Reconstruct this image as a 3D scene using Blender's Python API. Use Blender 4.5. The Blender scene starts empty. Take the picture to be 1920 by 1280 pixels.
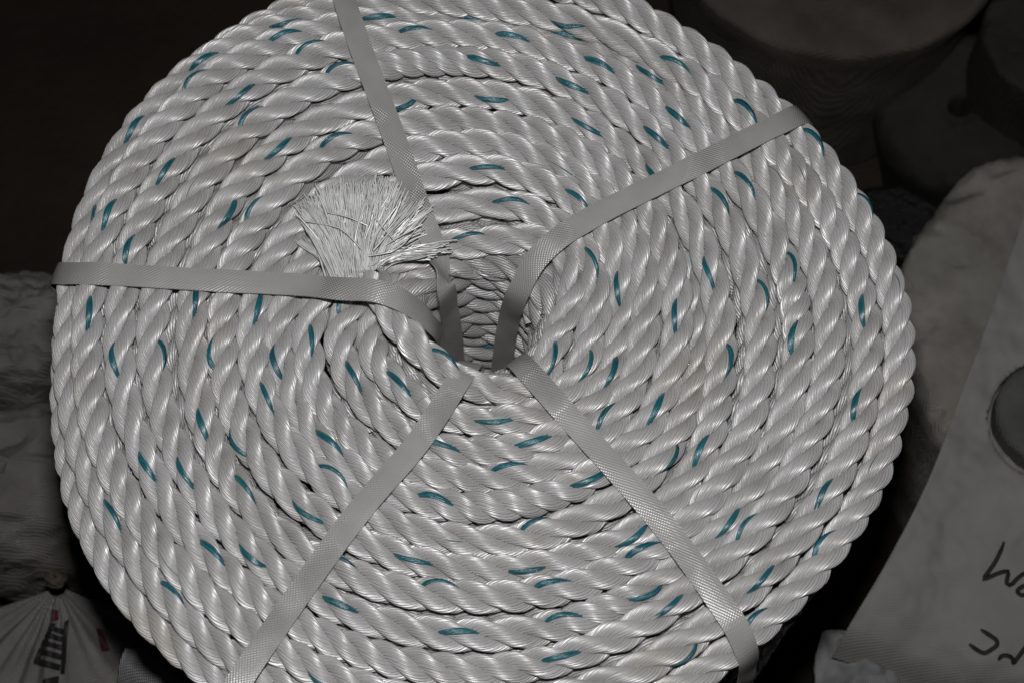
import bpy, math, random
import numpy as np
from mathutils import Vector, noise

random.seed(7)
rng = np.random.default_rng(7)
SC = bpy.context.scene
COL = SC.collection
RAD = math.radians

# ------------------------------------------------------------------ camera, flash, world
DIST, TILT, FPX = 0.95, RAD(24.0), 3800.0          # metres to the coil face, angle off the coil axis, focal length in photo pixels
CN = np.array([0.0, -math.sin(TILT), math.cos(TILT)])
CR = np.array([1.0, 0.0, 0.0])
CU = np.cross(CN, CR)
CAM = CN * DIST
cam = bpy.data.cameras.new("camera")
cam_o = bpy.data.objects.new("camera", cam)
COL.objects.link(cam_o)
cam_o.location = CAM
cam_o.rotation_euler = (TILT, 0, 0)
cam.sensor_width = 22.3
cam.lens = 22.3 * FPX / 1920.0
cam.clip_start, cam.clip_end = 0.05, 50
cam.dof.use_dof = True
cam.dof.focus_distance = DIST - 0.005
cam.dof.aperture_fstop = 9.0
SC.camera = cam_o

w = bpy.data.worlds.new("World")
SC.world = w
w.use_nodes = True
w.node_tree.nodes["Background"].inputs[0].default_value = (0.8, 0.9, 1.0, 1)
w.node_tree.nodes["Background"].inputs[1].default_value = 0.006

fl = bpy.data.lights.new("camera_flash", "AREA")     # the camera's own flash, above the lens
fl.shape = 'RECTANGLE'
fl.size, fl.size_y = 0.05, 0.025
fl.energy = 7.2
fl.color = (1.0, 0.99, 0.992)
fl_o = bpy.data.objects.new("camera_flash", fl)
COL.objects.link(fl_o)
fl_o.location = CAM + CU * 0.10 + CR * 0.0 - CN * 0.03
fl_o.rotation_euler = (TILT - RAD(4), 0, 0)

SC.view_settings.view_transform = 'Standard'
SC.view_settings.look = 'None'
SC.view_settings.exposure = 0.0
SC.view_settings.gamma = 1.0

def px(u, v, z):
    "photo pixel -> the point of the world at height z"
    r = CR * (u - 960) / FPX - CU * (v - 640) / FPX - CN
    return CAM + r * ((z - CAM[2]) / r[2])

def proj(P):
    d = np.asarray(P) - CAM
    k = d @ (-CN)
    return np.stack([960 + FPX * (d @ CR) / k, 640 - FPX * (d @ CU) / k], -1)

def mpp(P):
    "metres per photo pixel at a point"
    return float((np.asarray(P) - CAM) @ (-CN)) / FPX

# ------------------------------------------------------------------ materials
def mat(name, base, rough=0.5, spec=0.5, metal=0.0):
    m = bpy.data.materials.new(name)
    m.use_nodes = True
    nt = m.node_tree
    b = nt.nodes["Principled BSDF"]
    b.inputs["Base Color"].default_value = (*base, 1)
    b.inputs["Roughness"].default_value = rough
    b.inputs["Specular IOR Level"].default_value = spec
    b.inputs["Metallic"].default_value = metal
    return m, nt, b

class NT:
    "small shorthand for building node trees"
    def __init__(s, nt): s.nt = nt
    def n(s, t, **k):
        o = s.nt.nodes.new(t)
        for a, v in k.items(): setattr(o, a, v)
        return o
    def l(s, a, b): s.nt.links.new(a, b)
    def math(s, op, a, b=None, c=None):
        o = s.n("ShaderNodeMath", operation=op)
        for i, x in enumerate((a, b, c)):
            if x is None: continue
            if isinstance(x, (int, float)): o.inputs[i].default_value = x
            else: s.l(x, o.inputs[i])
        return o.outputs[0]
    def noise(s, vec, scale, detail=3, rough=0.5):
        o = s.n("ShaderNodeTexNoise")
        o.inputs["Scale"].default_value = scale
        o.inputs["Detail"].default_value = detail
        o.inputs["Roughness"].default_value = rough
        if vec is not None: s.l(vec, o.inputs["Vector"])
        return o.outputs["Fac"]
    def ramp(s, fac, stops):
        o = s.n("ShaderNodeValToRGB")
        e = o.color_ramp.elements
        while len(e) < len(stops): e.new(0.5)
        for i, (p, c) in enumerate(stops):
            e[i].position = p
            e[i].color = (*c, 1)
        s.l(fac, o.inputs[0])
        return o.outputs[0]
    def mix(s, fac, a, b, blend='MIX'):
        o = s.n("ShaderNodeMix", data_type='RGBA', blend_type=blend)
        for i, x in ((0, fac), (6, a), (7, b)):
            if isinstance(x, (int, float)): o.inputs[i].default_value = x
            elif isinstance(x, tuple): o.inputs[i].default_value = (*x, 1)
            else: s.l(x, o.inputs[i])
        return o.outputs[2]
    def bump(s, h, dist, strength=1.0, normal=None):
        o = s.n("ShaderNodeBump")
        o.inputs["Distance"].default_value = dist
        o.inputs["Strength"].default_value = strength
        s.l(h, o.inputs["Height"])
        if normal is not None: s.l(normal, o.inputs["Normal"])
        return o.outputs[0]

D = 0.0158            # rope diameter
LAY = 2.98 * D        # lay length of the three strands
YTW = 1.38 * D        # twist length of the yarns inside a strand
NY = 14               # yarns round a strand

def rope_material(name, relief):
    m, nt, b = mat(name, (0.6, 0.6, 0.6), 0.36, 0.6)
    t = NT(nt)
    uv = t.n("ShaderNodeUVMap", uv_map="UVMap").outputs[0]
    sep = t.n("ShaderNodeSeparateXYZ"); t.l(uv, sep.inputs[0])
    U, V = sep.outputs[0], sep.outputs[1]
    geo = t.n("ShaderNodeTexCoord").outputs["Object"]
    wob = t.noise(geo, 420, 2)
    Uw = t.math('ADD', U, t.math('MULTIPLY', t.math('SUBTRACT', wob, 0.5), 0.55 if relief else 0.0))
    frac = t.math('FRACT', Uw)
    c = t.math('SUBTRACT', t.math('MULTIPLY', frac, 2.0), 1.0)
    yarn = t.math('SQRT', t.math('MAXIMUM', t.math('SUBTRACT', 1.0, t.math('MULTIPLY', c, c)), 0.02))
    # filaments: noise drawn out along the yarn
    comb = t.n("ShaderNodeCombineXYZ")
    t.l(t.math('MULTIPLY', U, 5.0), comb.inputs[0]); t.l(t.math('MULTIPLY', V, 1.3), comb.inputs[1])
    oi = t.n("ShaderNodeObjectInfo")
    t.l(t.math('MULTIPLY', oi.outputs["Random"], 50.0), comb.inputs[2])
    fil = t.noise(comb.outputs[0], 1.0, 3, 0.6)
    per = t.n("ShaderNodeTexWhiteNoise", noise_dimensions='2D')
    cy = t.n("ShaderNodeCombineXYZ")
    t.l(t.math('FLOOR', Uw), cy.inputs[0]); t.l(t.math('FLOOR', t.math('MULTIPLY', V, 0.9)), cy.inputs[1])
    t.l(cy.outputs[0], per.inputs[0])
    h = t.math('ADD', t.math('ADD', yarn, t.math('MULTIPLY', fil, 0.35)), t.math('MULTIPLY', per.outputs[0], 0.25))
    t.l(t.bump(h, 0.0006, 0.9) if relief else t.bump(h, 0.00030, 0.7), b.inputs["Normal"])
    dirt = t.noise(geo, 38, 4, 0.6)
    tone = t.noise(geo, 9, 2, 0.5)
    col = t.ramp(dirt, [(0.30, (0.34, 0.33, 0.322)), (0.46, (0.43, 0.426, 0.424)), (0.62, (0.50, 0.50, 0.502)), (0.78, (0.37, 0.345, 0.31))])
    col = t.mix(t.math('MULTIPLY', tone, 0.35), col, (0.51, 0.495, 0.495))
    grime = t.ramp(t.noise(geo, 17, 4, 0.65), [(0.56, (0, 0, 0)), (0.72, (1, 1, 1))])
    col = t.mix(t.math('MULTIPLY', grime, 0.55), col, (0.36, 0.325, 0.27))
    col = t.mix(t.math('MULTIPLY', per.outputs[0], 0.30), col, (0.40, 0.39, 0.37))
    spot = t.ramp(t.noise(geo, 210, 2, 0.5), [(0.74, (0, 0, 0)), (0.80, (1, 1, 1))])
    col = t.mix(t.math('MULTIPLY', spot, 0.35), col, (0.22, 0.17, 0.12))
    t.l(col, b.inputs["Base Color"])
    t.l(t.math('ADD', 0.31, t.math('MULTIPLY', fil, 0.22)), b.inputs["Roughness"])
    tg = t.n("ShaderNodeTangent", direction_type='UV_MAP', uv_map="UVMap")
    t.l(tg.outputs[0], b.inputs["Tangent"])
    b.inputs["Anisotropic"].default_value = 0.30
    b.inputs["Metallic"].default_value = 0.26
    b.inputs["Specular IOR Level"].default_value = 0.8
    return m

def tracer_material():
    m, nt, b = mat("teal_tracer_yarn", (0.01, 0.16, 0.20), 0.30, 1.0)
    t = NT(nt)
    uv = t.n("ShaderNodeUVMap", uv_map="UVMap").outputs[0]
    mp = t.n("ShaderNodeMapping"); mp.inputs["Scale"].default_value = (26, .8, 1); t.l(uv, mp.inputs[0])
    f = t.noise(mp.outputs[0], 1.0, 3, 0.6)
    col = t.ramp(f, [(0.34, (0.003, 0.036, 0.046)), (0.50, (0.007, 0.095, 0.120)), (0.68, (0.03, 0.23, 0.30))])
    t.l(col, b.inputs["Base Color"])
    t.l(t.bump(f, 0.0004, 0.8), b.inputs["Normal"])
    return m

def strap_material():
    m, nt, b = mat("grey_strapping", (0.27, 0.27, 0.265), 0.27, 0.5)
    t = NT(nt)
    uv = t.n("ShaderNodeUVMap", uv_map="UVMap").outputs[0]
    sep = t.n("ShaderNodeSeparateXYZ"); t.l(uv, sep.inputs[0])
    U, V = sep.outputs[0], sep.outputs[1]          # millimetres across and along
    a = t.math('SINE', t.math('MULTIPLY', t.math('ADD', t.math('MULTIPLY', U, 1.0), t.math('MULTIPLY', V, 0.62)), 4.4))
    c = t.math('SINE', t.math('MULTIPLY', t.math('SUBTRACT', t.math('MULTIPLY', U, 1.0), t.math('MULTIPLY', V, 1.1)), 3.9))
    geo = t.n("ShaderNodeTexCoord").outputs["Object"]
    worn = t.ramp(t.noise(geo, 26, 2), [(0.48, (0.30, 0.30, 0.30)), (0.66, (1, 1, 1))])
    h = t.math('ADD', t.math('MULTIPLY', a, 0.9), t.math('MULTIPLY', c, worn))
    t.l(t.bump(t.math('MULTIPLY', h, worn), 0.00017, 0.85), b.inputs["Normal"])
    col = t.ramp(t.noise(geo, 60, 3), [(0.3, (0.275, 0.27, 0.262)), (0.7, (0.325, 0.32, 0.312))])
    t.l(col, b.inputs["Base Color"])
    return m

def fibre_material():
    m, nt, b = mat("loose_white_fibre", (0.60, 0.60, 0.60), 0.30, 0.9)
    t = NT(nt)
    oi = t.n("ShaderNodeTexCoord").outputs["Object"]
    col = t.ramp(t.noise(oi, 160, 2), [(0.3, (0.70, 0.70, 0.69)), (0.7, (0.88, 0.88, 0.875))])
    t.l(col, b.inputs["Base Color"])
    b.inputs["Metallic"].default_value = 0.15
    return m

def cloth_material(name, dark, light, scale=25, weave=0.0006, rough=0.6, stain=None, spec=0.3):
    m, nt, b = mat(name, light, rough, spec)
    t = NT(nt)
    geo = t.n("ShaderNodeTexCoord").outputs["Object"]
    f = t.noise(geo, scale, 5, 0.6)
    col = t.ramp(f, [(0.30, dark), (0.68, light)])
    if stain:
        g = t.ramp(t.noise(geo, scale * 0.35, 3, 0.6), [(0.52, (0, 0, 0)), (0.66, (1, 1, 1))])
        col = t.mix(t.math('MULTIPLY', g, 0.6), col, stain)
    t.l(col, b.inputs["Base Color"])
    wv = t.n("ShaderNodeTexWave"); wv.inputs["Scale"].default_value = 260; wv.inputs["Distortion"].default_value = 1.5
    t.l(geo, wv.inputs[0])
    wv2 = t.n("ShaderNodeTexWave", bands_direction='Y'); wv2.inputs["Scale"].default_value = 260; wv2.inputs["Distortion"].default_value = 1.5
    t.l(geo, wv2.inputs[0])
    h = t.math('ADD', t.math('ADD', wv.outputs["Fac"], wv2.outputs["Fac"]), t.math('MULTIPLY', f, 6.0))
    t.l(t.bump(h, weave, 0.7), b.inputs["Normal"])
    return m

M_ROPE, M_ROPE_LOW = rope_material("white_rope_yarn", False), rope_material("white_rope_yarn_below", True)
M_TRACE, M_STRAP, M_FIBRE = tracer_material(), strap_material(), fibre_material()
M_SHEET = cloth_material("grey_woven_sheet", (0.185, 0.181, 0.174), (0.235, 0.231, 0.223), 14, 0.0003, 0.65, (0.20, 0.188, 0.172))
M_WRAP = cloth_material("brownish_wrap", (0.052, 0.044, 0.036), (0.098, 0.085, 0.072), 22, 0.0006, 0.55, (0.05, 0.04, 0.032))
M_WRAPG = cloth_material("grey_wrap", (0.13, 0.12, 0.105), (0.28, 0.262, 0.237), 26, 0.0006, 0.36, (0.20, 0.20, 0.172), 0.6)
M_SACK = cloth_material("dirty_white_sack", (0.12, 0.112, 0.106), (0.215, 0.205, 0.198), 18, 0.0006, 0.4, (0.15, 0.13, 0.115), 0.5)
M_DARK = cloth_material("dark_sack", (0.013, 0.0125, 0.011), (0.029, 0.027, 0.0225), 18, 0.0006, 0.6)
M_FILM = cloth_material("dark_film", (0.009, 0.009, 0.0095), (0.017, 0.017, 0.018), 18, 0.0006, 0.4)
M_PLAST = cloth_material("crumpled_white_plastic", (0.17, 0.17, 0.17), (0.25, 0.25, 0.25), 20, 0.0004, 0.45)
M_ROLL = cloth_material("grey_twine_roll", (0.075, 0.075, 0.070), (0.12, 0.12, 0.112), 40, 0.0008, 0.6)
M_INK = mat("black_ink", (0.012, 0.012, 0.013), 0.6, 0.2)[0]
M_RED = mat("dark_red_ink", (0.06, 0.014, 0.02), 0.6, 0.2)[0]
M_TWINE = cloth_material("brown_twine", (0.05, 0.042, 0.032), (0.09, 0.078, 0.062), 60, 0.0006, 0.7)
def ground_material():
    m, nt, b = mat("dark_earth_floor", (0.02, 0.016, 0.012), 0.9, 0.2)
    t = NT(nt)
    geo = t.n("ShaderNodeTexCoord").outputs["Object"]
    f = t.noise(geo, 6, 6, 0.65)
    t.l(t.ramp(f, [(0.3, (0.012, 0.0085, 0.006)), (0.7, (0.022, 0.017, 0.012))]), b.inputs["Base Color"])
    t.l(t.bump(t.noise(geo, 60, 5, 0.7), 0.004, 0.8), b.inputs["Normal"])
    return m
M_GROUND = ground_material()

# ------------------------------------------------------------------ object helpers
def mesh_obj(name, V, F, m, parent=None, uv=None, smooth=True):
    "V (n,3), F (k,4 or 3) -> one mesh object"
    V = np.ascontiguousarray(V, dtype=np.float32)
    F = np.ascontiguousarray(F, dtype=np.int32)
    me = bpy.data.meshes.new(name)
    k, c = F.shape
    me.vertices.add(len(V)); me.vertices.foreach_set("co", V.ravel())
    me.loops.add(k * c); me.loops.foreach_set("vertex_index", F.ravel())
    me.polygons.add(k)
    me.polygons.foreach_set("loop_start", np.arange(0, k * c, c, dtype=np.int32))
    me.polygons.foreach_set("use_smooth", np.full(k, smooth, dtype=bool))
    if uv is not None:
        l = me.uv_layers.new(name="UVMap")
        l.data.foreach_set("uv", np.ascontiguousarray(uv, dtype=np.float32).ravel())
    me.materials.append(m)
    me.update(calc_edges=True)
    o = bpy.data.objects.new(name, me)
    COL.objects.link(o)
    if parent is not None: o.parent = parent
    return o

def empty(name, loc=(0, 0, 0), parent=None):
    o = bpy.data.objects.new(name, None)
    o.empty_display_size = 0.02
    COL.objects.link(o)
    o.location = loc
    if parent is not None: o.parent = parent
    return o

def tag(o, label=None, cat=None, group=None, kind=None):
    if label: o["label"] = label
    if cat: o["category"] = cat
    if group: o["group"] = group
    if kind: o["kind"] = kind
    return o

def unit(a): return a / np.maximum(np.linalg.norm(a, axis=-1, keepdims=True), 1e-12)

def sweep(C, E1, E2, A, B, m, phase=None, closed=False):
    "tube round centres C with section axes E1, E2 and radii A, B; returns V, F, column unwrap"
    n = len(C)
    ph = np.linspace(0, 2 * np.pi, m, endpoint=False)
    A = np.broadcast_to(A, (n,)); B = np.broadcast_to(B, (n,))
    V = C[:, None] + E1[:, None] * (A[:, None] * np.cos(ph))[..., None] + E2[:, None] * (B[:, None] * np.sin(ph))[..., None]
    i = np.arange(n - 1)[:, None]; j = np.arange(m)[None]
    j2 = (j + 1) % m
    F = np.stack([i * m + j, i * m + j2, (i + 1) * m + j2, (i + 1) * m + j], -1).reshape(-1, 4)
    return V.reshape(-1, 3), F

YPROF = np.array([0.73, 0.93, 1.0, 1.0, 0.93])
def sweep_yarn(C, E1, E2, A, B, ny, S, seed):
    "a strand whose surface is laid up of ny separate yarns that twist along it"
    n, m = len(C), 5 * ny
    r = np.random.default_rng(seed)
    ph0 = np.linspace(0, 2 * np.pi, m, endpoint=False)
    ph = ph0[None] - (2 * np.pi * S / YTW)[:, None]
    high = 1 + 0.028 * r.normal(0, 1, ny)
    slow = 0.032 * np.sin(S[:, None] / D * r.uniform(.5, 2.4, ny)[None] + r.uniform(0, 6.28, ny)[None])
    mod = np.tile(YPROF, ny)[None] * (np.repeat(high, 5)[None] + np.repeat(slow, 5, axis=1))
    A = np.broadcast_to(A, (n,))[:, None] * mod; B = np.broadcast_to(B, (n,))[:, None] * mod
    V = C[:, None] + E1[:, None] * (A * np.cos(ph))[..., None] + E2[:, None] * (B * np.sin(ph))[..., None]
    i = np.arange(n - 1)[:, None]; j = np.arange(m)[None]; j2 = (j + 1) % m
    F = np.stack([i * m + j, i * m + j2, (i + 1) * m + j2, (i + 1) * m + j], -1).reshape(-1, 4)
    return V.reshape(-1, 3), F

def tube_uv(n, m, urow, vrow):
    "per-loop uv: u = yarn number, offset per row; v along"
    i = np.arange(n - 1)[:, None]; j = np.arange(m)[None]
    ua = (j / m + urow[:-1, None]); ub = ((j + 1) / m + urow[:-1, None])
    uc = ((j + 1) / m + urow[1:, None]); ud = (j / m + urow[1:, None])
    va = np.broadcast_to(vrow[:-1, None], ua.shape); vb = np.broadcast_to(vrow[1:, None], ua.shape)
    return np.stack([np.stack([ua, va], -1), np.stack([ub, va], -1), np.stack([uc, vb], -1), np.stack([ud, vb], -1)], 2).reshape(-1, 2)

def catmull(X, Y, x):
    "1-D Catmull-Rom through (X, Y), X increasing, at x"
    X = np.asarray(X, float); Y = np.asarray(Y, float)
    dy = np.gradient(Y, X)
    k = np.clip(np.searchsorted(X, x) - 1, 0, len(X) - 2)
    h = X[k + 1] - X[k]; t = (x - X[k]) / h
    return ((2 * t**3 - 3 * t**2 + 1) * Y[k] + (t**3 - 2 * t**2 + t) * h * dy[k]
            + (-2 * t**3 + 3 * t**2) * Y[k + 1] + (t**3 - t**2) * h * dy[k + 1])

def curve3(P, n):
    P = np.asarray(P, float)
    s = np.r_[0, np.cumsum(np.linalg.norm(np.diff(P, axis=0), axis=1) ** 0.7 + 1e-9)]
    x = np.linspace(0, s[-1], n)
    return np.stack([catmull(s, P[:, k], x) for k in range(3)], -1)

def resample(P, step):
    L = np.r_[0, np.cumsum(np.linalg.norm(np.diff(P[:, :3], axis=0), axis=1))]
    n = max(4, int(round(L[-1] / step)))
    x = np.linspace(0, L[-1], n + 1)
    return np.stack([np.interp(x, L, P[:, k]) for k in range(P.shape[1])], -1), x

# ------------------------------------------------------------------ ground
H = 0.45                                             # height of the coil above the floor
g = mesh_obj("ground", np.array([[-6, -6, -H], [6, -6, -H], [6, 6, -H], [-6, 6, -H]]), np.array([[0, 1, 2, 3]]), M_GROUND)
tag(g, "dark earth floor under the coils and sacks", kind="structure")

# ------------------------------------------------------------------ the rope's path over the face of the coil
HC = px(905, 600, 0)                                  # axis of the hole
# one row per turn, from the outermost inwards: lower left, left, upper left, top, upper right, right, lower right, bottom
# (position along its ray in the photo, height in rope diameters)
TURNS = {
 13: [(309, -1.0), (128, -1.7), (404, -1.6), (-48, -.5), (1366, -.35), (1684, -.5), (1450, -.5), (1388, -.5)],
 12: [(348, -.4), (128, -.75), (404, -.65), (8, 0), (1330, 0), (1625, 0), (1406, 0), (1325, 0)],
 11: [(386, 0), (161, -.05), (428, -.1), (37, -.7), (1303, -.55), (1556, 0), (1355, 0), (1256, 0)],
 10: [(428, 0), (224, 0), (466, 0), (66, 0), (1274, 0), (1494, 0), (1322, -.25), (1189, 0)],
 9: [(470, 0), (287, 0), (510, 0), (118, 0), (1236, 0), (1426, 0), (1285, 0), (1119, 0)],
 8: [(512, -.05), (358, 0), (554, 0), (180, 0.05), (1200, 0), (1352, 0), (1250, 0), (1066, -.15)],
 7: [(560, 0), (416, -.1), (596, -.05), (231, -.1), (1163, -.05), (1267, 0), (1201, 0), (1012, .05)],
 6: [(605, -.1), (472, 0), (645, 0), (271, -.1), (1130, -.2), (1207, 0), (1158, 0), (949, 0)],
 5: [(639, -.2), (523, -.15), (690, -.05), (318, 0.05), (1102, 0), (1158, -.35), (1120, -.1), (895, -.2)],
 4: [(673, 0), (575, 0), (735, -.1), (380, 0.05), (1065, 0), (1106, 0), (1085, 0), (848, 0)],
 3: [(716, 0), (638, 0), (780, -.3), (453, -.2), (1040, -.2), (1036, 0), (1050, 0), (790, 0)],
}
def ray_px(k, v):
    return [(v, 1500 - v), (v, 640), (v, v - 300), (910, v), (v, 1500 - v), (v, 645), (v, v - 300), (915, v)][k]
def row(i, k0, k1): return [(*ray_px(k, TURNS[i][k][0]), TURNS[i][k][1]) for k in range(k0, k1)]
# the rope lies as two runs side by side: one ends as the frayed tail, the other comes up from the layer below and goes down the hole
RUN_A = [(322, 1178, -2.0), (140, 640, -2.6), (412, 112, -2.5), (910, -38, -1.5), (1352, 148, -1.35), (1668, 645, -1.5), (1440, 1140, -1.5), (915, 1376, -1.45)]
for i in range(13, 7, -1): RUN_A += row(i, 0, 8)
for i in (7, 5): RUN_A += row(i, 0, 6) + row(i - 1, 6, 8)
RUN_A += row(3, 0, 6) + [(1012, 712, 0), (915, 727, 0.05)]
RUN_A += [(850, 706, .30), (798, 664, .55), (748, 608, .70), (717, 558, .72), (702, 521, .64)]
RUN_E = [(1150, 350, -1.3), (1306, 645, -.62)] + row(7, 6, 8)
for i in (6, 4): RUN_E += row(i, 0, 6) + row(i - 1, 6, 8)
RUN_E += [(762, 738, 0), (697, 640, -.4), (782, 512, -.85), (905, 497, -1.15), (985, 520, -1.75), (1008, 600, -2.0)]
STEP = LAY / 26

class Run:
    def __init__(s, ctrl):
        CT = np.array([px(u, v, z * D) for u, v, z in ctrl])
        rel = CT - HC
        th = np.unwrap(np.arctan2(rel[:, 1], rel[:, 0]))
        assert np.all(np.diff(th) < 0)                 # clockwise: theta falls
        X = -th
        s.xs = xs = np.linspace(X[0], X[-1], 40000)
        R_ = catmull(X, np.hypot(rel[:, 0], rel[:, 1]), xs); Z_ = catmull(X, CT[:, 2], xs)
        for fq, am in ((3.3, .022), (7.9, .018), (17.3, .010)):   # slight unevenness of hand winding
            R_ += am * D * np.sin(fq * xs + rng.uniform(0, 6.28) + 2.0 * np.sin(0.37 * fq * xs))
            Z_ += am * 1.4 * D * np.sin(fq * 1.13 * xs + rng.uniform(0, 6.28) + 1.7 * np.sin(0.41 * fq * xs))
        s.R_, s.Z_ = R_, Z_
        PX, s.SS = resample(np.stack([HC[0] + R_ * np.cos(xs), HC[1] - R_ * np.sin(xs), Z_, xs], -1), STEP)
        s.P, s.XS = PX[:, :3], PX[:, 3]
        s.N = len(s.P)
        s.T = unit(np.gradient(s.P, axis=0))
        up = np.tile(np.array([0, -0.28, 1.0]), (s.N, 1))
        s.Nn = unit(up - (up * s.T).sum(1, keepdims=True) * s.T)
        s.B = np.cross(s.T, s.Nn)
        s.PP = proj(s.P + s.Nn * 0.35 * D)
        tt = proj(s.P + s.Nn * 0.35 * D + s.T * 0.002) - s.PP
        s.TT = tt / np.linalg.norm(tt, axis=1, keepdims=True)
        s.hits = []
RUNS = [Run(RUN_A), Run(RUN_E)]

# ---- teal tracer flecks: where they show in the photograph
DASH = [(532,26),(540,72),(383,114),(392,172),(440,162),(254,240),(495,246),(507,262),(302,318),(337,308),(146,358),(396,383),(145,405),(204,400),(500,405),(254,468),(595,118),(640,283),
(711,25),(890,24),(780,65),(958,68),(907,100),(1075,3),(1063,57),(1124,120),(1081,150),(1037,180),(1109,221),(1236,247),(1275,215),(913,312),(955,385),(1080,382),(738,154),(925,157),(1225,124),(720,332),(880,468),(655,165),
(1245,315),(1385,225),(1335,385),(1385,350),(1508,280),(1590,405),(1344,502),(1456,512),(1398,555),(1640,577),(1284,589),(1332,671),(1526,630),(1464,690),(1636,765),(1550,866),(1569,934),
(1022,528),(1096,497),(1142,505),(1178,539),(1082,676),(1142,692),(1024,666),(1232,764),(1167,797),(1229,835),(925,786),(1007,831),(816,844),(681,572),(809,700),(741,722),(651,715),
(1336,852),(1392,935),(1362,978),(1437,1017),(1430,1081),(1591,1051),(1445,1190),(1287,1122),
(101,596),(146,587),(229,667),(255,669),(354,559),(463,570),(557,637),(536,671),(440,652),(362,746),(491,750),(116,780),(375,790),(217,812),(484,802),(604,840),(274,870),(352,885),(135,919),(442,926),(596,922),(585,941),(630,830),
(187,970),(307,976),(379,1055),(484,1032),(214,1092),(296,1132),(446,1126),(619,1085),(619,1239),(356,1256),(634,1141),
(987,843),(1090,885),(963,907),(901,921),(808,962),(805,1029),(774,1050),(984,1056),(1025,1027),(1176,988),(1221,1050),(1193,1087),(1039,1123),(667,1156),(819,1144),(1014,1151),(857,1197),(1066,1194),(843,1221),(1056,1233),(1255,1132),(1255,1184),
(700,440),(1262,130)]
for u, v in DASH:                                     # give each fleck to the rope it lies on
    best = None
    for r in RUNS:
        d2 = ((r.PP - (u, v)) ** 2).sum(1) + 90000.0 * (r.P[:, 2] < -0.8 * D) - 250 * np.clip(r.P[:, 2] / D, -1, 1)
        k = int(np.argmin(d2))
        if best is None or d2[k] < best[0]: best = (d2[k], r, k)
    d2, r, k = best
    dv = np.array([u, v]) - r.PP[k]
    lat = dv[0] * -r.TT[k, 1] + dv[1] * r.TT[k, 0]    # + : to the right of the travel direction (image y is down)
    if d2 < 45 ** 2: r.hits.append((r.SS[k], float(np.clip(lat / 33.0, -.85, .85))))
ker = np.hanning(27); ker /= ker.sum()
for r in RUNS:
    sel = []
    for p_, la in sorted(r.hits):                      # one fleck per lay at most
        if sel and p_ - sel[-1][0] < 0.66 * LAY:
            if abs(la) < abs(sel[-1][1]): sel[-1] = (p_, la)
            continue
        sel.append((p_, la))
    # strand angle along the rope; B = T x N points to the left of travel seen from above
    ks, kth = [], []
    for p_, la in sel:
        off = -math.asin(la)
        if ks: off += 2 * math.pi * (round(kth[-1] / (2 * math.pi)) + max(1, round((p_ - ks[-1]) / LAY)))
        ks.append(p_); kth.append(off)
    k0 = np.r_[ks[0] - 30 * LAY, ks, ks[-1] + 30 * LAY]
    t0 = np.r_[kth[0] - 60 * math.pi, kth, kth[-1] + 60 * math.pi]
    dev = np.interp(r.SS, k0, t0) - 2 * math.pi * r.SS / LAY
    r.TH = np.convolve(np.pad(dev, 13, mode='edge'), ker, 'valid') + 2 * math.pi * r.SS / LAY
    r.DTH = np.gradient(r.TH, r.SS)
    pts_s, pts_p, acc = [], [], 0.0                    # yarn angle inside the strand: constant rate across each fleck
    r.show = np.zeros(r.N)
    for n_, p_ in enumerate(ks):
        if n_: acc -= 2 * math.pi * max(1, round((p_ - ks[n_ - 1]) / YTW))
        for ds in (-.66 * D, 0, .66 * D):
            pts_s.append(p_ + ds); pts_p.append(acc - 2 * math.pi * ds / YTW)
        r.show = np.maximum(r.show, np.sqrt(np.clip(1 - (np.abs(r.SS - p_) / (0.66 * D)) ** 2, 0, 1)))
    r.PHI = np.interp(r.SS, pts_s, pts_p)

RC, RS = 0.254 * D, 0.229 * D
WIDE = 1.04            # strands are pressed flat against each other
def strand_axes(P, Tg, Nn, Bn, th, dth, rc):
    e1 = Nn * np.cos(th)[:, None] + Bn * np.sin(th)[:, None]
    e2 = -Nn * np.sin(th)[:, None] + Bn * np.cos(th)[:, None]
    C = P + e1 * rc
    f2 = unit(e2 - Tg * (rc * dth)[:, None])
    return C, e1, f2

def build_strands(parent, P, Tg, Nn, Bn, S, th, dth, tw, m, joined=False, ny=NY, d=D):
    rc, rs = RC * d / D, RS * d / D
    allV, allF, allU, off = [], [], [], 0
    out = []
    for q in range(3):
        a = th + q * 2 * math.pi / 3
        C, e1, f2 = strand_axes(P, Tg, Nn, Bn, a, dth, rc)
        wob = 1 + 0.05 * np.sin(S / D * 1.3 + q * 2 + parent_seed(parent)) + 0.03 * np.sin(S / D * 5.3 + q)
        if joined:
            V, F = sweep(C, e1, f2, rs * wob * 1.0, rs * wob * WIDE * .97, m)
            uv = tube_uv(len(P), m, tw, S / d)
        else:
            V, F = sweep_yarn(C, e1, f2, rs * wob * 1.02, rs * wob * WIDE, ny, S, 100 + q)
            uv = tube_uv(len(P), 5 * ny, 0 * S, S / d)
        uv[:, 0] = uv[:, 0] * ny + q * 5
        if joined:
            allV.append(V); allF.append(F + off); allU.append(uv); off += len(V)
        else:
            out.append(mesh_obj("strand", V, F, M_ROPE, parent, uv))
    if joined:
        return np.concatenate(allV), np.concatenate(allF), np.concatenate(allU)
    return out

_seed = {}
def parent_seed(o):
    k = o.name if o is not None else "x"
    return _seed.setdefault(k, len(_seed) * 1.7)

coil = empty("rope_coil", (HC[0], HC[1], -H))
tag(coil, "large coil of white three strand rope flecked with teal, bound by five grey straps", "rope coil")
def under_coil(name):
    o = empty(name, (0, 0, 0), coil)
    o.location = (-HC[0], -HC[1], H)
    return o

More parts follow.
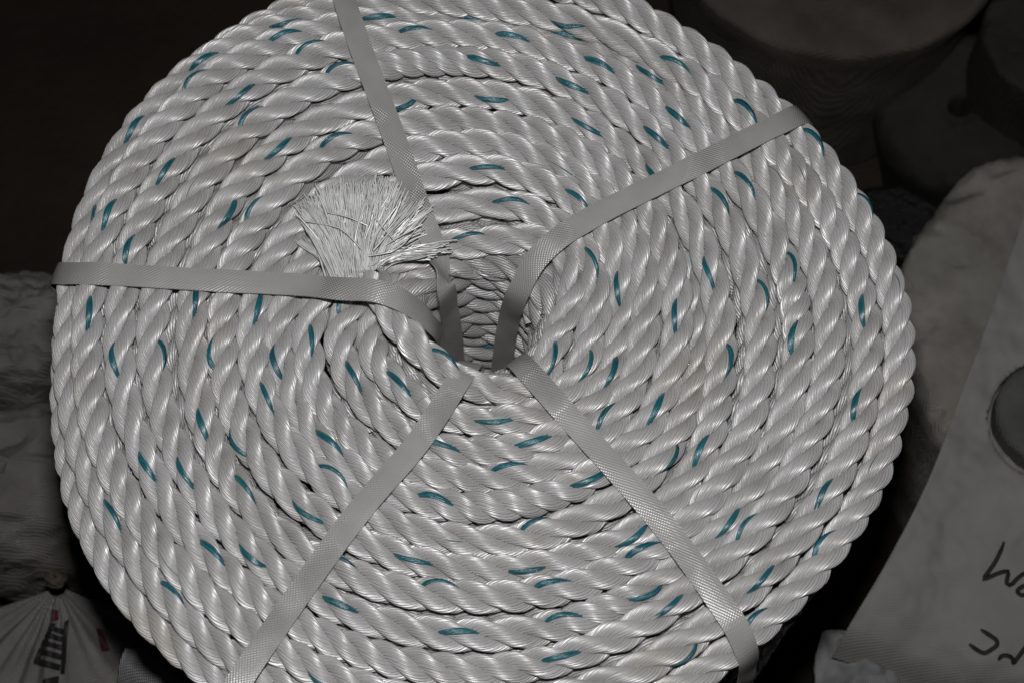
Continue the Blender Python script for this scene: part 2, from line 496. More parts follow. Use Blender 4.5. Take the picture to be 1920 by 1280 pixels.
# cut each run into turns under the lower-left strap
seam = -math.atan2(*((px(640, 1000, 0) - HC)[[1, 0]]))
MS = 26
for run in RUNS:
    cuts, xk = [0], seam
    while xk > run.XS[0]: xk -= 2 * math.pi
    while xk < run.XS[0] + 0.35: xk += 2 * math.pi
    while xk < run.XS[-1] - 0.6:
        cuts.append(int(np.searchsorted(run.XS, xk))); xk += 2 * math.pi
    cuts.append(run.N - 1)
    for a, b in zip(cuts[:-1], cuts[1:]):
        last = run is RUNS[0] and b == run.N - 1
        t = under_coil("rope_turn" if not last else "rope_tail")
        if last: t["label"] = "end of the rope whose frayed tail crosses over its neighbours"
        sl = slice(a, b + 1)
        p_, S_, sh, ph = run.P[sl], run.SS[sl], run.show[sl], run.PHI[sl]
        build_strands(t, p_, run.T[sl], run.Nn[sl], run.B[sl], S_, run.TH[sl], run.DTH[sl], S_ / YTW, MS)
        # tracer: a flat teal yarn lying in one strand, coming to the surface at each fleck
        C, e1, f2 = strand_axes(p_, run.T[sl], run.Nn[sl], run.B[sl], run.TH[sl], run.DTH[sl], RC)
        rad = e1 * np.cos(ph)[:, None] + f2 * (WIDE * np.sin(ph))[:, None]
        tan = unit(-e1 * np.sin(ph)[:, None] + f2 * (WIDE * np.cos(ph))[:, None])
        Cc = C + rad * (RS * (0.76 + 0.275 * sh))[:, None]
        V, F = sweep(Cc, unit(np.cross(tan, run.T[sl]) * np.sign((np.cross(tan, run.T[sl]) * rad).sum(1, keepdims=True))), tan, 0.040 * D + 0 * sh, (0.010 + 0.088 * sh ** 1.9 * (1 + .15 * np.sin(S_ / D * 1.7))) * D, 12)
        mesh_obj("tracer_yarn", V, F, M_TRACE, t, tube_uv(b + 1 - a, 12, 0 * sh, S_ / D))
P, Tg, Nn, Bn = RUNS[0].P, RUNS[0].T, RUNS[0].Nn, RUNS[0].B
xs, R_, Z_ = RUNS[0].xs, RUNS[0].R_, RUNS[0].Z_

# ---- turns that lie below the face: second layer, outer wall, wall of the hole
def lower_turn(xx, r, z, upx, m, steps, fleck=1.0, cx=HC):
    Q = np.stack([cx[0] + r * np.cos(xx), cx[1] - r * np.sin(xx), z], -1)
    Q, S = resample(Q, LAY / steps)
    T = unit(np.gradient(Q, axis=0))
    rad = Q - np.array([cx[0], cx[1], 0]); rad[:, 2] = 0
    U = unit(rad) * upx[0] + np.array([0, 0, upx[1]])
    N = unit(U - (U * T).sum(1, keepdims=True) * T)
    Bv = np.cross(T, N)
    th = 2 * math.pi * S / LAY + rng.uniform(0, 6.28)
    dth = np.full(len(S), 2 * math.pi / LAY)
    V, F, uv = build_strands(None, Q, T, N, Bv, S + rng.uniform(0, 1), th, dth, S / YTW, m, joined=True)
    o = mesh_obj("rope_turn", V - np.array([HC[0], HC[1], -H]), F, M_ROPE_LOW, coil, uv)
    if rng.random() > fleck: return o                 # its tracer lies inside
    C, e1, f2 = strand_axes(Q, T, N, Bv, th, dth, RC)
    ph = -2 * math.pi * S / YTW * 0.9 + rng.uniform(0, 6.28)
    rdv = e1 * np.cos(ph)[:, None] + f2 * np.sin(ph)[:, None]
    tan = -e1 * np.sin(ph)[:, None] + f2 * np.cos(ph)[:, None]
    V, F = sweep(C + rdv * RS * 1.0, rdv, tan, 0.034 * D, 0.095 * D, 6)
    mesh_obj("tracer_yarn", V, F, M_TRACE, o, tube_uv(len(S), 6, 0 * S, S / D)).location = (-HC[0], -HC[1], H)
    bpy.data.objects[o.name].children[0].location = (-HC[0], -HC[1], H)
    return o

def wob(xx, amp):
    return amp * D * (np.sin(2 * xx + rng.uniform(0, 6.28)) + .7 * np.sin(3 * xx + rng.uniform(0, 6.28)) + .5 * np.sin(7 * xx + rng.uniform(0, 6.28)))

two_pi = 2 * math.pi
def face_rz(x):
    return np.interp(x, xs, R_), np.interp(x, xs, Z_)
x_start = xs[0]
for i in range(0, 11):                                 # second layer
    xx = x_start + two_pi * 1.0 + np.linspace(0, two_pi, 500)
    ra, za = face_rz(xx)
    r2 = (ra - .0) * (1 - .0765 * (i + .55)) + wob(xx, .05)
    e = np.linspace(0, 1, 500); r2 = r2 + (r2[0] - r2[-1]) * np.clip((e - .9) / .1, 0, 1)
    lower_turn(xx, r2, np.full(500, -1.0 * D) - .5 * D * (i == 0) + wob(xx, .03), (0.0, 1.0), 14, 16, .2)
xx0 = x_start + np.linspace(0, two_pi, 700)
r13, z13 = face_rz(xx0)
bl = np.clip(xx0 - xx0[0], 0, 1); 
for k in range(1, 27):                                 # outer wall
    z = z13 * 0.55 - 0.35 * D - 0.93 * D * k + wob(xx0, .05)
    r = r13 + (0.05 - 0.05 * k) * D + wob(xx0, .07)
    # close the turn
    e = np.linspace(0, 1, 700); r = r + (r[0] - r[-1]) * np.clip((e - .9) / .1, 0, 1); z = z + (z[0] - z[-1]) * np.clip((e - .9) / .1, 0, 1)
    if z.min() < -H + 0.45 * D: break
    lower_turn(xx0, r, z, (1.0, 0.1), 14 if k < 5 else 9, 15 if k < 5 else 9)
HW = px(905, 600, -D)
for k in range(0, 26):                                 # wall of the hole
    xw = np.linspace(0, two_pi, 200)
    z = -(1.45 - 0.55 * np.sin(-xw) * -1 * 0 + 0.5 * np.maximum(0, np.sin(-xw))) * D - 0.90 * D * k
    r = 2.0 * D + wob(xw, .07)
    z = z + wob(xw, .05)
    r += (r[0] - r[-1]) * np.clip((np.linspace(0, 1, 200) - .85) / .15, 0, 1)
    if z.min() < -H + 0.45 * D: break
    lower_turn(xw, r, z, (-1.0, 0.25), 18 if k < 10 else 10, 18 if k < 10 else 10, .12, cx=HW)
for r0, z0 in ((2.75, -.95), (2.9, -1.75), (3.6, -.95), (2.2, -1.05)):   # turns between the face and the wall of the hole
    xw = np.linspace(0, two_pi, 240)
    lower_turn(xw, r0 * D + wob(xw, .04), z0 * D - (0.9 * D * np.maximum(0, np.sin(-xw)) if r0 < 2.3 else 0) + wob(xw, .03), (0, 1.0), 16, 18, 0.0, cx=HW)
    

# ---- frayed end of the tail
def frayed_end():
    t = bpy.data.objects["rope_tail"]
    base = P[-1]; z0 = base[2]
    out_line = [(560, 400), (578, 384), (600, 367), (622, 357), (645, 351), (672, 349), (700, 347), (725, 348), (748, 352)]
    rights = [(772, 372), (781, 388), (800, 402), (790, 430), (829, 463), (832, 466), (826, 470), (812, 478), (800, 484)]
    V, F = [], []
    def ribbon(pts, wd, nrm):
        n = len(pts)
        T = unit(np.gradient(pts, axis=0))
        side = unit(np.cross(T, nrm))
        o = len(V)
        tap = np.linspace(1, .75, n)[:, None] * wd / 2
        nv = unit(np.cross(side, T)) * wd * 0.16
        for k in range(n):
            V.extend([pts[k] - side[k] * tap[k], pts[k] + nv[k], pts[k] + side[k] * tap[k], pts[k] - nv[k]])
        for k in range(n - 1):
            a = o + 4 * k
            for q in range(4):
                F.append((a + q, a + (q + 1) % 4, a + 4 + (q + 1) % 4, a + 4 + q))
    z_off = {}
    def tow(fb, u, v, zt, n, spread):
        "a lock of fibres that run side by side"
        b0c = (630 + 78 * fb + rng.normal(0, 6), 520 - 24 * fb + rng.normal(0, 5)); zb = z0 + rng.uniform(-.40, .34) * D * (1 - .3 * abs(fb - .5))
        L = np.linalg.norm(px(u, v, zt) - px(*b0c, zb))
        bend = rng.normal(0, .028, 3) * L + np.array([0, 0, rng.uniform(.02, .10) * L])
        tilt = rng.normal(0, .22, 2)
        wavedir = rng.normal(0, 1, 3); wavef = rng.uniform(3, 8); wavep = rng.uniform(0, 6.28)
        for _ in range(n):
            b0 = px(b0c[0] + rng.normal(0, 3), b0c[1] + rng.normal(0, 3), zb + rng.normal(0, .03) * D)
            cut = rng.normal(0, .045)
            end = px(u + rng.normal(0, spread), v + rng.normal(0, spread * .7), zt + rng.normal(0, .05) * D)
            end = end + (end - b0) * cut
            dirn = end - b0
            bd = bend + rng.normal(0, .006, 3) * L
            m1 = b0 + Tg[-1] * 0.16 * L + dirn * .20 + bd * .3
            m2 = b0 + dirn * .68 + bd
            t_ = np.linspace(0, 1, 8)[:, None]
            pts = (1 - t_)**3 * b0 + 3 * (1 - t_)**2 * t_ * m1 + 3 * (1 - t_) * t_**2 * m2 + t_**3 * end
            pts = pts + wavedir * (np.sin(t_ * wavef + wavep) * .0007 * t_) + rng.normal(0, .00022, 3) * np.sin(t_ * rng.uniform(4, 11))
            nrm = unit(np.array([tilt[0] + rng.normal(0, .12), tilt[1] + rng.normal(0, .12) - .38, 1.0]))
            ribbon(pts, rng.uniform(.0005, .0012), nrm)
    for i in range(200):
        fb = (i + rng.uniform(0, 1)) / 200; f = fb * (len(out_line) - 1)
        k = int(min(f, len(out_line) - 2)); w_ = f - k
        u = out_line[k][0] * (1 - w_) + out_line[k + 1][0] * w_; v = out_line[k][1] * (1 - w_) + out_line[k + 1][1] * w_
        drop = abs(rng.normal(0, 8)) * (1 if rng.random() < .8 else 3) - 3
        tow(fb, u + 5 - 4 * fb + rng.normal(0, 3), v + drop, z0 + rng.uniform(-.60, .36) * D, 12, 4.5)
    for u, v in rights:
        for _ in range(4): tow(1.0, u + rng.normal(0, 6), v + rng.normal(0, 6), z0 + rng.uniform(-.3, .5) * D, 7, 3.0)
    for _ in range(26):                                # single strays
        fb = rng.uniform(0, 1)
        tow(fb, 575 + 235 * fb + rng.normal(0, 12), 362 + 60 * fb ** 2 + rng.normal(0, 22), z0 + rng.uniform(.3, .75) * D, 1, 3)
    for (a, b, c) in [((612, 398), (655, 408), (690, 424)), ((700, 470), (745, 420), (782, 388)), ((690, 480), (740, 470), (800, 405)),
                      ((720, 440), (735, 395), (752, 360)), ((680, 470), (640, 430), (572, 415)), ((740, 452), (700, 402), (690, 372))]:
        ribbon(curve3([px(*a, z0 + .5 * D), px(*b, z0 + .62 * D), px(*c, z0 + .5 * D)], 7), .0008, np.array([0, -.3, 1.]))
    o = mesh_obj("frayed_fibres", np.array(V), np.array(F), M_FIBRE, t)
    o["kind"] = "stuff"
    o["label"] = "fan of loose white fibres at the cut end of the rope"
frayed_end()

# ------------------------------------------------------------------ the five straps
def on_wall(u, v, k=1.36):
    "where the sight line through a photo pixel meets the far wall of the hole"
    r = CR * (u - 960) / FPX - CU * (v - 640) / FPX - CN
    o, d = (CAM - HW)[:2], r[:2]
    a, b_, c_ = d @ d, 2 * o @ d, o @ o - (k * D) ** 2
    return CAM + r * ((-b_ + math.sqrt(max(b_ * b_ - 4 * a * c_, 0))) / (2 * a))
WST = 0.0113
def strap(label, face, hole, outer, top_z=0.53):
    "face: [(u, v, z)] in photo pixels and rope diameters from the hole outwards"
    pts = [np.array(p) for p in hole] + [px(k[0], k[1], k[2] * D) for k in face] + [np.array(p) for p in outer]
    nh, nf = len(hole), len(face)
    nrm = []
    for i, p in enumerate(pts):
        rad = unit(np.array([p[0] - HC[0], p[1] - HC[1], 0]))
        if i < nh: nrm.append(-rad + np.array([0, 0, .12]))
        elif i >= nh + nf: nrm.append(rad + np.array([0, 0, .12]))
        else:
            k = face[i - nh]
            lean = k[3] if len(k) > 3 else 0.0
            nrm.append(np.array([0, -0.05, 1.0]) + rad * lean)
    pts = np.array(pts); nrm = unit(np.array(nrm))
    n = 260
    s = np.r_[0, np.cumsum(np.linalg.norm(np.diff(pts, axis=0), axis=1) ** .7)]
    x = np.linspace(0, s[-1], n)
    C = np.stack([catmull(s, pts[:, k], x) for k in range(3)], -1)
    N = np.stack([np.interp(x, s, nrm[:, k]) for k in range(3)], -1)
    CN2, L = resample(np.c_[C, N], 0.0022)
    C, N = CN2[:, :3], CN2[:, 3:]
    T = unit(np.gradient(C, axis=0))
    N = unit(N - (N * T).sum(1, keepdims=True) * T)
    W = np.cross(T, N)
    q = rng.uniform(0, 6.28, 4)
    roll = .045 * np.sin(L * 95 + q[0]) + .03 * np.sin(L * 210 + q[1])
    N, W = unit(N + W * roll[:, None]), unit(W - N * roll[:, None])
    C = C + W * (.0003 * np.sin(L * 60 + q[3]))[:, None]
    n = len(C)
    cols = np.array([-1, -.5, 0, .5, 1.0])
    crown = np.array([-.00018, .00004, .00010, .00004, -.00018])
    tt = 0.0007
    top = C[:, None] + W[:, None] * (cols * WST / 2)[None, :, None] + N[:, None] * crown[None, :, None]
    bot = top - N[:, None] * tt
    V = np.concatenate([top, bot[:, ::-1]], 1)          # ring of 10
    m = 10
    i = np.arange(n - 1)[:, None]; j = np.arange(m)[None]; j2 = (j + 1) % m
    F = np.stack([i * m + j, i * m + j2, (i + 1) * m + j2, (i + 1) * m + j], -1).reshape(-1, 4)
    F = F[:, ::-1]
    ju = np.concatenate([cols, cols[::-1]]) * WST / 2 * 1000
    mmL = L * 1000
    u4 = np.stack([np.broadcast_to(ju[j], (n - 1, m)), np.broadcast_to(ju[j2], (n - 1, m)), np.broadcast_to(ju[j2], (n - 1, m)), np.broadcast_to(ju[j], (n - 1, m))], -1)
    v4 = np.stack([np.broadcast_to(mmL[:-1, None], (n - 1, m)), np.broadcast_to(mmL[:-1, None], (n - 1, m)), np.broadcast_to(mmL[1:, None], (n - 1, m)), np.broadcast_to(mmL[1:, None], (n - 1, m))], -1)
    uv = np.stack([u4, v4], -1)[:, :, ::-1].reshape(-1, 2)
    base = np.array([C[-1][0], C[-1][1], -H])
    o = mesh_obj("packing_strap", V.reshape(-1, 3) - base, F, M_STRAP, None, uv, smooth=False)
    o.location = base
    tag(o, label, "strap", "grey straps binding the rope coil")
    return o

def wall_out(u, v, z0, dr=.62):
    "points down the outside of the coil below the photo point"
    p = px(u, v, z0 * D); rad = unit(np.array([p[0] - HC[0], p[1] - HC[1], 0])); r = np.hypot(p[0] - HC[0], p[1] - HC[1])
    return [HC * [1, 1, 0] + rad * (r + .10 * D) + np.array([0, 0, z]) for z in (p[2] - 1.2 * D, p[2] - 4 * D, p[2] - 12 * D, -H + .004)]
def wall_in(u, v, z0, depth=(16, 8, 3)):
    p = px(u, v, z0 * D); rad = unit(np.array([p[0] - HC[0], p[1] - HC[1], 0])); r = np.hypot(p[0] - HC[0], p[1] - HC[1])
    return [HC * [1, 1, 0] + rad * (r - .12 * D) + np.array([0, 0, p[2] - k * D]) for k in depth]

strap("grey strap running left from the hole across the rope's tail",
      [(812, 608, .1, -1.0), (783, 580, .85, -.45), (748, 559, 1.36, -.15), (705, 545, 1.55), (640, 542, 1.25), (560, 534, .70), (400, 524, .56), (250, 517, .55), (165, 513, .42, .1), (118, 512, -.12, .6), (101, 512, -.75, 1.4)],
      [on_wall(850, 720, 1.1), on_wall(840, 685, 1.12), on_wall(828, 643, 1.15)], wall_out(108, 514, -1.6))
strap("grey strap running up from the hole, right of the frayed rope end",
      [(817, 470, .18, -.55), (800, 425, .60, -.12), (762, 320, .57), (702, 160, .57), (650, 10, .56), (628, -60, .3, .5)],
      [on_wall(856, 705, 1.25), on_wall(852, 645, 1.22), on_wall(845, 590, 1.2), on_wall(835, 535, 1.2)], wall_out(622, -85, -.2))
strap("grey strap running to the upper right and bending over the coil's outer edge",
      [(1003, 488, .15, -.6), (1045, 448, .58, -.1), (1100, 414, .60), (1250, 336, .56), (1400, 262, .58), (1470, 229, .45, .2), (1502, 214, -.05, .9)],
      [on_wall(936, 715), on_wall(943, 665), on_wall(954, 605), on_wall(972, 545)], wall_out(1516, 208, -.8))
strap("grey strap running from the hole to the lower right, bent over the edge",
      [(968, 674, .0, -.9), (990, 696, .60, -.15), (1060, 772, .56), (1150, 872, .56), (1250, 992, .56), (1340, 1112, .56), (1385, 1180, .42, .2), (1402, 1222, -.1, .9)],
      wall_in(966, 668, -.6), wall_out(1405, 1240, -.9))
strap("grey strap running from the hole to the lower left with bright sparkling weave",
      [(882, 680, .05, -.9), (864, 706, .70, -.15), (782, 828, .58), (690, 938, .56), (600, 1056, .56), (510, 1182, .56), (440, 1290, .5), (405, 1350, .2, .6)],
      wall_in(884, 674, -.6), wall_out(398, 1365, -.6))

# ------------------------------------------------------------------ background: wrapped coils, sheets and sacks
def fbm(p, f, oct=4):
    v = Vector(p) * f
    return noise.fractal(v, 0.9, 2.0, oct)

def wrapped_coil(u, v, z, rpx, height, m, label, hole=0.3, pleat=0.0, npl=30, seed=0., dome=.12, cat="wrapped coil", name="wrapped_coil", wr=.03, group="wrapped coils around the rope coil", sho=.14, taper=.04, sy=1.0):
    c = px(u, v, z); R = rpx * mpp(c)
    prof = []
    h = min(height, c[2] + H)
    for a in np.linspace(0, 1, 16): prof.append((R * (hole + (1 - sho - hole) * a), dome * R * (-(1 - a) ** 2 * 1.0) + 0))
    if hole > 0: prof = [(R * hole * .9, -h * .7), (R * hole * .93, -.25 * R)] + prof
    for a in np.linspace(0, math.pi / 2, 9)[1:]: prof.append((R * (1 - sho + sho * math.sin(a)), -R * sho * (1 - math.cos(a))))
    for a in np.linspace(0, 1, 9)[1:]: prof.append((R * (1 - taper * a ** .6), -R * sho - (h - R * sho) * a))
    nseg = 160
    V = []
    for r, zz_ in prof:
        for k in range(nseg):
            a = 2 * math.pi * k / nseg
            x, y = r * math.cos(a), r * math.sin(a)
            d = fbm((x + seed, y - seed, zz_), 9 / (R * 3), 4) * wr * R
            cr = abs(fbm((x * .6 + seed, y + seed, zz_ * .5), 16 / (R * 3), 3)) * wr * R * .9
            cr += .45 * abs(fbm((x * .7 + seed, y, zz_ * .6), 7 / R, 3)) * wr * R
            pl = pleat * R * math.sin(npl * a + 3 * fbm((x + seed, y, 0), 4 / R, 2)) * min(1, r / R * 1.2)
            q = 1 + (d - cr + pl) / max(r, .4 * R) * .8
            V.append((x * q, y * q * sy, zz_ + (d - cr) * .8 + pl * .4))
    n = len(prof)
    F = [(i * nseg + k, (i + 1) * nseg + k, (i + 1) * nseg + (k + 1) % nseg, i * nseg + (k + 1) % nseg) for i in range(n - 1) for k in range(nseg)]
    F = np.array(F)[:, ::-1]
    if hole == 0:
        V.append((0, 0, -dome * R))
    o = mesh_obj(name, np.array(V), F, m)
    o.location = c
    tag(o, label, cat, group)
    return o, c, R

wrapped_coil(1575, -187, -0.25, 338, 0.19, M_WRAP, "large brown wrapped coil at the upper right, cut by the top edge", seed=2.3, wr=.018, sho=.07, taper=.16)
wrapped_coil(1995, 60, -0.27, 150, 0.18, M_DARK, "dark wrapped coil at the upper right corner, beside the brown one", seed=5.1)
rc_o, rc_c, rc_R = wrapped_coil(2010, 600, -0.27, 322, 0.18, M_WRAPG, "grey wrapped coil right of the rope coil, under the pale sheet", seed=8.7, hole=.3, wr=.05, pleat=.006, npl=44, sy=1.18)

def lump(name, u, v, z, ru, rv, hgt, m, label, cat, seed=0., wr=.12, pleat=0., npl=14, group=None, freq=1.0, rot=0.):
    "a soft sack: a flattened ball with folds, resting on the floor"
    c = px(u, v, z); s = mpp(c); a_, b_ = ru * s, rv * s
    nu, nv = 110, 60
    V = []
    for i in range(nv + 1):
        e = math.pi * i / nv
        for k in range(nu):
            t = 2 * math.pi * k / nu
            x = math.sin(e) ** .7 * math.cos(t); y = math.sin(e) ** .7 * math.sin(t); zc = math.copysign(abs(math.cos(e)) ** .8, math.cos(e))
            f = fbm((x * freq + seed, y * freq, zc * freq), 1.3, 4) * wr - abs(fbm((x * freq + seed, y * freq - seed, zc * freq), 2.1, 3)) * wr * .9
            f -= .5 * abs(fbm((x * freq + seed, y * freq, zc * freq - seed), 5.0, 3)) * wr
            f += pleat * math.sin(npl * t + 2 * fbm((x, y, seed), 1.5, 2)) * math.sin(e)
            q = 1 + f
            X, Y = x * q * a_, y * q * b_
            V.append((X * math.cos(rot) - Y * math.sin(rot), X * math.sin(rot) + Y * math.cos(rot), zc * q * hgt))
    F = [(i * nu + k, (i + 1) * nu + k, (i + 1) * nu + (k + 1) % nu, i * nu + (k + 1) % nu) for i in range(nv) for k in range(nu)]
    o = mesh_obj(name, np.array(V), np.array(F), m)
    base = np.array([c[0], c[1], c[2] - hgt])
    o.location = c
    tag(o, label, cat, group)
    return o, c

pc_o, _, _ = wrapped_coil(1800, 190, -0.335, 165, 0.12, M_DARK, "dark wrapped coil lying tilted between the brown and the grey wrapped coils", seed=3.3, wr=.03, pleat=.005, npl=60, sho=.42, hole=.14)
pc_o.rotation_mode = 'QUATERNION'
pc_o.rotation_quaternion = Vector((-.20, -.10, .95)).to_track_quat('Z', 'Y')
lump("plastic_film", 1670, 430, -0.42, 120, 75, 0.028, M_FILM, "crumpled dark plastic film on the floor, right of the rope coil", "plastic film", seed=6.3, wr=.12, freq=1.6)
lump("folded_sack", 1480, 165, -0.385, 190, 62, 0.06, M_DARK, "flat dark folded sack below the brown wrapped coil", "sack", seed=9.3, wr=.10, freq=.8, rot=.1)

def sheet(name, rows, m, label, cat, nu=60, nv=60, wr=.003, seed=0., hole=None, thick=.0012, parent=None, freq=18):
    "rows: list of polylines of (u, v, z) in photo pixels and metres; a soft sheet through them"
    rows = [curve3([px(*p) for p in r], nu) for r in rows]
    G = np.stack(rows)                                 # (k, nu, 3)
    k = np.arange(len(rows)); x = np.linspace(0, len(rows) - 1, nv)
    G = np.stack([np.stack([catmull(k, G[:, j, c], x) for c in range(3)], -1) for j in range(nu)], 1)
    for i in range(nv):
        for j in range(nu):
            p = G[i, j]
            G[i, j, 2] += (fbm((p[0] + seed, p[1], 0), freq, 4) - .8 * abs(fbm((p[0], p[1] + seed, 1), freq * .8, 3))) * wr
    V = G.reshape(-1, 3)
    F = []
    uvp = proj(V)
    if hole is not None:                               # a clean round edge to the hole
        dv = uvp - np.array(hole[:2]); rr_ = np.hypot(*dv.T)
        for q in np.nonzero(np.abs(rr_ - hole[2]) < 6.0)[0]:
            t_ = np.array(hole[:2]) + dv[q] / rr_[q] * hole[2]
            V[q] = px(*t_, V[q, 2])
    for i in range(nv - 1):
        for j in range(nu - 1):
            q = (i * nu + j, i * nu + j + 1, (i + 1) * nu + j + 1, (i + 1) * nu + j)
            if hole is not None:
                c = uvp[list(q)].mean(0)
                if (c[0] - hole[0]) ** 2 + (c[1] - hole[1]) ** 2 < hole[2] ** 2: continue
            F.append(q)
    F = np.array(F)
    base = V.mean(0)
    o = mesh_obj(name, V - base, F, m, parent)
    o.location = base
    md = o.modifiers.new("thickness", 'SOLIDIFY'); md.thickness = thick; md.offset = -1
    if label: tag(o, label, cat)
    return o, G

zs = -0.252
sh_o, sh_G = sheet("woven_sheet", [
    [(1945, 330, zs), (2010, 330, zs), (2120, 330, zs)],
    [(1868, 560, zs + .002), (1960, 560, zs), (2120, 560, zs)],
    [(1800, 745, zs + .002), (1930, 745, zs), (2120, 745, zs)],
    [(1738, 905, zs), (1880, 905, zs - .004), (2120, 910, zs - .004)],
    [(1664, 1050, zs - .012), (1850, 1070, zs - .016), (2120, 1090, zs - .016)],
    [(1596, 1165, zs - .03), (1800, 1230, zs - .034), (2120, 1300, zs - .034)],
    [(1560, 1230, zs - .06), (1780, 1320, zs - .07), (2120, 1420, zs - .07)]],
    M_SHEET, "pale grey woven sheet with black handwriting draped over the grey wrapped coil", "sheet", nu=90, nv=150, hole=(1962, 786, 110), wr=.006, thick=.0005)

def stroke(pts, wpx, m, parent, name, lift=.0016):
    "an ink stroke lying on the sheet"
    Q = curve3([[u, v, 0] for u, v in pts], 26)[:, :2]
    Gp = proj(sh_G.reshape(-1, 3)); Gz = sh_G.reshape(-1, 3)
    C = []
    for u, v in Q:
        d = ((Gp - (u, v)) ** 2).sum(1); kk_ = np.argsort(d)[:4]; wgt = 1 / (d[kk_] + 1)
        C.append(px(u, v, (Gz[kk_, 2] * wgt).sum() / wgt.sum() + lift))
    C = np.array(C); T = unit(np.gradient(C, axis=0)); up = np.array([0, 0, 1.]); W = unit(np.cross(T, up))
    wm = wpx * mpp(C[0]) / 2 * np.clip(np.minimum(np.linspace(.5, 6, 26), np.linspace(6, .5, 26)), 0, 1)[:, None]
    V = np.concatenate([np.stack([C - W * wm, C + W * wm], 1).reshape(-1, 3), (np.stack([C - W * wm, C + W * wm], 1) - [0, 0, .0006]).reshape(-1, 3)])
    n = len(C); F = []
    for i in range(n - 1):
        a = 2 * i; b = a + 2 * n
        F += [(a, a + 1, a + 3, a + 2), (b, b + 2, b + 3, b + 1), (a, a + 2, b + 2, b), (a + 1, b + 1, b + 3, a + 3)]
    return mesh_obj(name, V - np.array(parent.location), np.array(F), m, parent)
for pts, wd in [([(1883, 1014), (1877, 1030), (1865, 1054), (1851, 1074), (1844, 1085), (1850, 1083), (1868, 1075), (1884, 1070), (1891, 1070), (1889, 1081), (1888, 1093), (1894, 1096), (1905, 1086), (1922, 1073), (1935, 1072)], 8),
                ([(1935, 1095), (1918, 1098), (1908, 1107), (1914, 1114), (1935, 1112)], 8),
                ([(1839, 1179), (1855, 1189), (1869, 1200), (1870, 1207), (1860, 1216), (1845, 1223), (1832, 1217), (1817, 1206)], 8),
                ([(1872, 1237), (1878, 1229), (1890, 1228), (1899, 1234), (1900, 1242), (1908, 1232), (1920, 1216), (1932, 1200)], 8)]:
    stroke(pts, wd, M_INK, sh_o, "handwriting")

ro, rcn, rR = wrapped_coil(1976, 768, -0.250, 106, 0.10, M_ROLL, "round grey twine roll showing through the hole in the pale sheet", hole=0.08, dome=.05, seed=4.4, sho=.22, cat="twine roll", name="twine_roll", wr=.012, group=None)
sheet("plastic_bag", [
    [(1545, 1178, -.315), (1640, 1172, -.31), (1760, 1195, -.312), (1960, 1262, -.316)],
    [(1535, 1210, -.318), (1640, 1215, -.305), (1760, 1238, -.304), (1960, 1290, -.31)],
    [(1530, 1260, -.325), (1640, 1270, -.31), (1760, 1285, -.31), (1960, 1320, -.316)],
    [(1525, 1360, -.36), (1640, 1370, -.35), (1760, 1380, -.35), (1960, 1400, -.35)]],
    M_PLAST, "crumpled white plastic bag in the lower right corner below the pale sheet", "plastic bag", nu=90, nv=60, wr=.014, seed=2.2, freq=26)

# left: tied sacks
lump("woven_sack", 70, 665, -0.36, 165, 118, 0.075, M_SACK, "crumpled dirty white sack behind the rope coil's left edge", "sack", seed=1.3, wr=.10, freq=1.1, group="dirty white sacks left of the rope coil")
so, scn = lump("woven_sack", 70, 945, -0.365, 270, 165, 0.085, M_SACK, "smooth full sack left of the rope coil, above the tied one", "sack", seed=7.7, wr=.11, freq=.8, group="dirty white sacks left of the rope coil")
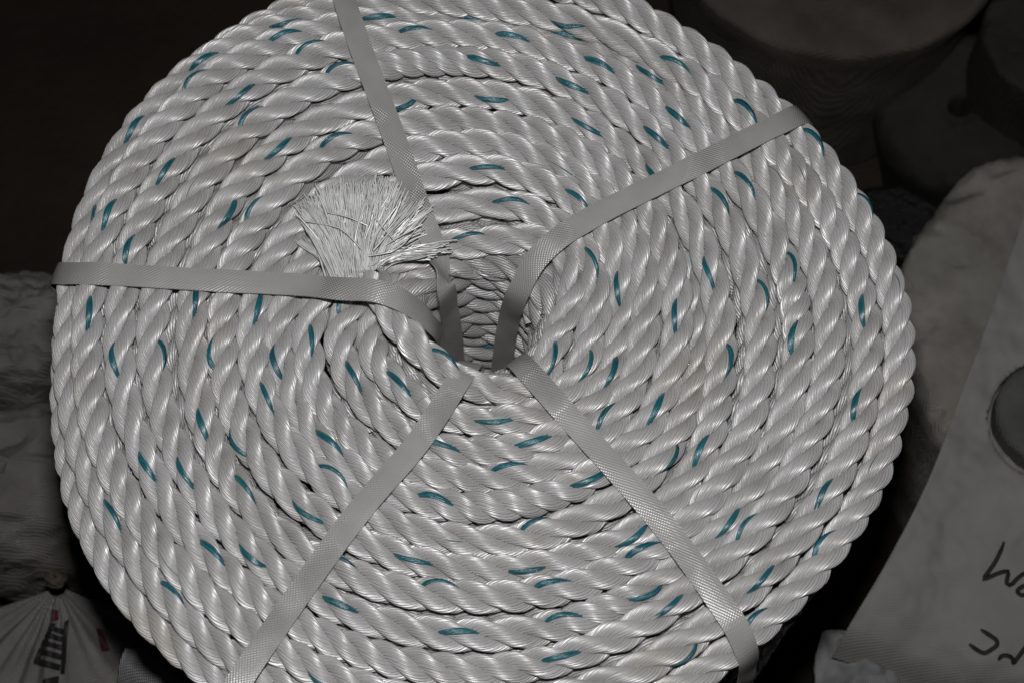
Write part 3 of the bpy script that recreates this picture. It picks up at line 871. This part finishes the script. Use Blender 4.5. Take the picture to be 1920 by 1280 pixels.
# the tied sack: pleats gathered at a knot
def tied_sack():
    kn = px(108, 1098, -0.295)
    t = empty("tied_sack", (kn[0], kn[1], -H))
    tag(t, "tied sack with radiating pleats, black print and a red patch in the lower left corner", "sack", "dirty white sacks left of the rope coil")
    nu, nv = 150, 40
    a0, a1 = RAD(188), RAD(352)
    V = []
    for i in range(nv):
        f = i / (nv - 1)
        r = .006 + f * .13
        for k in range(nu):
            a = a0 + (a1 - a0) * k / (nu - 1)
            pl = math.sin(23 * a + 1.5 * math.sin(3 * a)) * .55 + .5 * math.sin(11 * a + 1)
            amp = .0042 * math.sin(min(1, f * 2.2 + .12) * math.pi * .5)
            z = -.295 - .01 * f - .055 * f * f + pl * amp + fbm((r * math.cos(a), r * math.sin(a), 2), 16, 3) * .004
            edge = min(k, nu - 1 - k) / 14
            z -= .02 * max(0, 1 - edge) ** 2
            V.append((kn[0] + r * math.cos(a), kn[1] + r * math.sin(a), z))
    V = np.array(V)
    F = np.array([(i * nu + k, (i + 1) * nu + k, (i + 1) * nu + k + 1, i * nu + k + 1) for i in range(nv - 1) for k in range(nu - 1)])
    loc = np.array(t.location)
    o = mesh_obj("body", V - loc, F, M_SACK, t)
    md = o.modifiers.new("thickness", 'SOLIDIFY'); md.thickness = .001; md.offset = -1
    VP = proj(V)
    def on(u, v, lift=.002):
        d = ((VP - (u, v)) ** 2).sum(1); kk_ = np.argsort(d)[:6]; wgt = 1 / (d[kk_] + 2)
        return px(u, v, (V[kk_, 2] * wgt).sum() / wgt.sum() + lift)
    def patch(poly, m, name, n=9):
        (p0, p1, p2, p3) = poly
        G = []
        for i in range(n):
            for j in range(n):
                s_, t_ = i / (n - 1), j / (n - 1)
                u = (p0[0] * (1 - s_) + p1[0] * s_) * (1 - t_) + (p3[0] * (1 - s_) + p2[0] * s_) * t_
                v = (p0[1] * (1 - s_) + p1[1] * s_) * (1 - t_) + (p3[1] * (1 - s_) + p2[1] * s_) * t_
                G.append(on(u, v))
        F = np.array([(i * n + j, i * n + j + 1, (i + 1) * n + j + 1, (i + 1) * n + j) for i in range(n - 1) for j in range(n - 1)])
        q = mesh_obj(name, np.array(G) - loc, F, m, t)
        md = q.modifiers.new("thickness", 'SOLIDIFY'); md.thickness = .0008; md.offset = 0
    bars = [[(95, 1172), (124, 1180), (122, 1190), (90, 1178)], [(88, 1185), (121, 1194), (119, 1203), (84, 1192)],
            [(80, 1199), (118, 1209), (116, 1218), (77, 1207)], [(73, 1214), (116, 1226), (114, 1236), (69, 1224)],
            [(66, 1232), (113, 1245), (111, 1256), (62, 1243)], [(82, 1272), (110, 1266), (108, 1290), (78, 1296)],
            [(97, 1166), (104, 1168), (72, 1240), (64, 1236)], [(121, 1165), (129, 1160), (121, 1262), (113, 1262)]]
    for b_ in bars: patch(b_, M_INK, "print_bar")
    patch([(181, 1178), (190, 1180), (206, 1218), (191, 1220)], M_RED, "red_print")
    patch([(97, 1142), (108, 1143), (110, 1160), (98, 1164)], M_RED, "red_print")
    # knot and twine
    nseg = 48
    for q in range(4):
        a = np.linspace(0, 2 * math.pi, nseg)
        R1 = (.0045, .0036, .0042, .003)[q]
        tl = (.5, -.35, .9, -.9)[q]
        C = np.stack([kn[0] + R1 * np.cos(a) + .001 * np.sin(3 * a + q), kn[1] + .003 + R1 * .8 * np.sin(a), -.2925 + .0022 * q + tl * R1 * np.cos(a + q) * .5], -1)
        T = unit(np.gradient(C, axis=0)); N = np.tile([0, 0, 1.], (nseg, 1)); N = unit(N - (N * T).sum(1, keepdims=True) * T)
        Vt, Ft = sweep(C, N, np.cross(T, N), .0019, .0019, 8)
        mesh_obj("tie", Vt - loc, Ft, M_TWINE, t)
tied_sack()
sheet("sack_flap", [
    [(236, 1212, -0.170), (262, 1216, -0.166), (300, 1240, -0.168), (345, 1285, -0.170)],
    [(228, 1235, -0.175), (262, 1242, -0.170), (300, 1268, -0.173), (340, 1310, -0.176)],
    [(222, 1275, -0.188), (260, 1285, -0.182), (300, 1310, -0.185), (335, 1350, -0.190)],
    [(215, 1350, -0.230), (255, 1360, -0.225), (300, 1380, -0.227), (330, 1420, -0.230)]],
    M_PLAST, "pale sack corner sticking up by the rope coil's lower left edge", "sack", nu=40, nv=40, wr=.004, seed=5.5, freq=30)
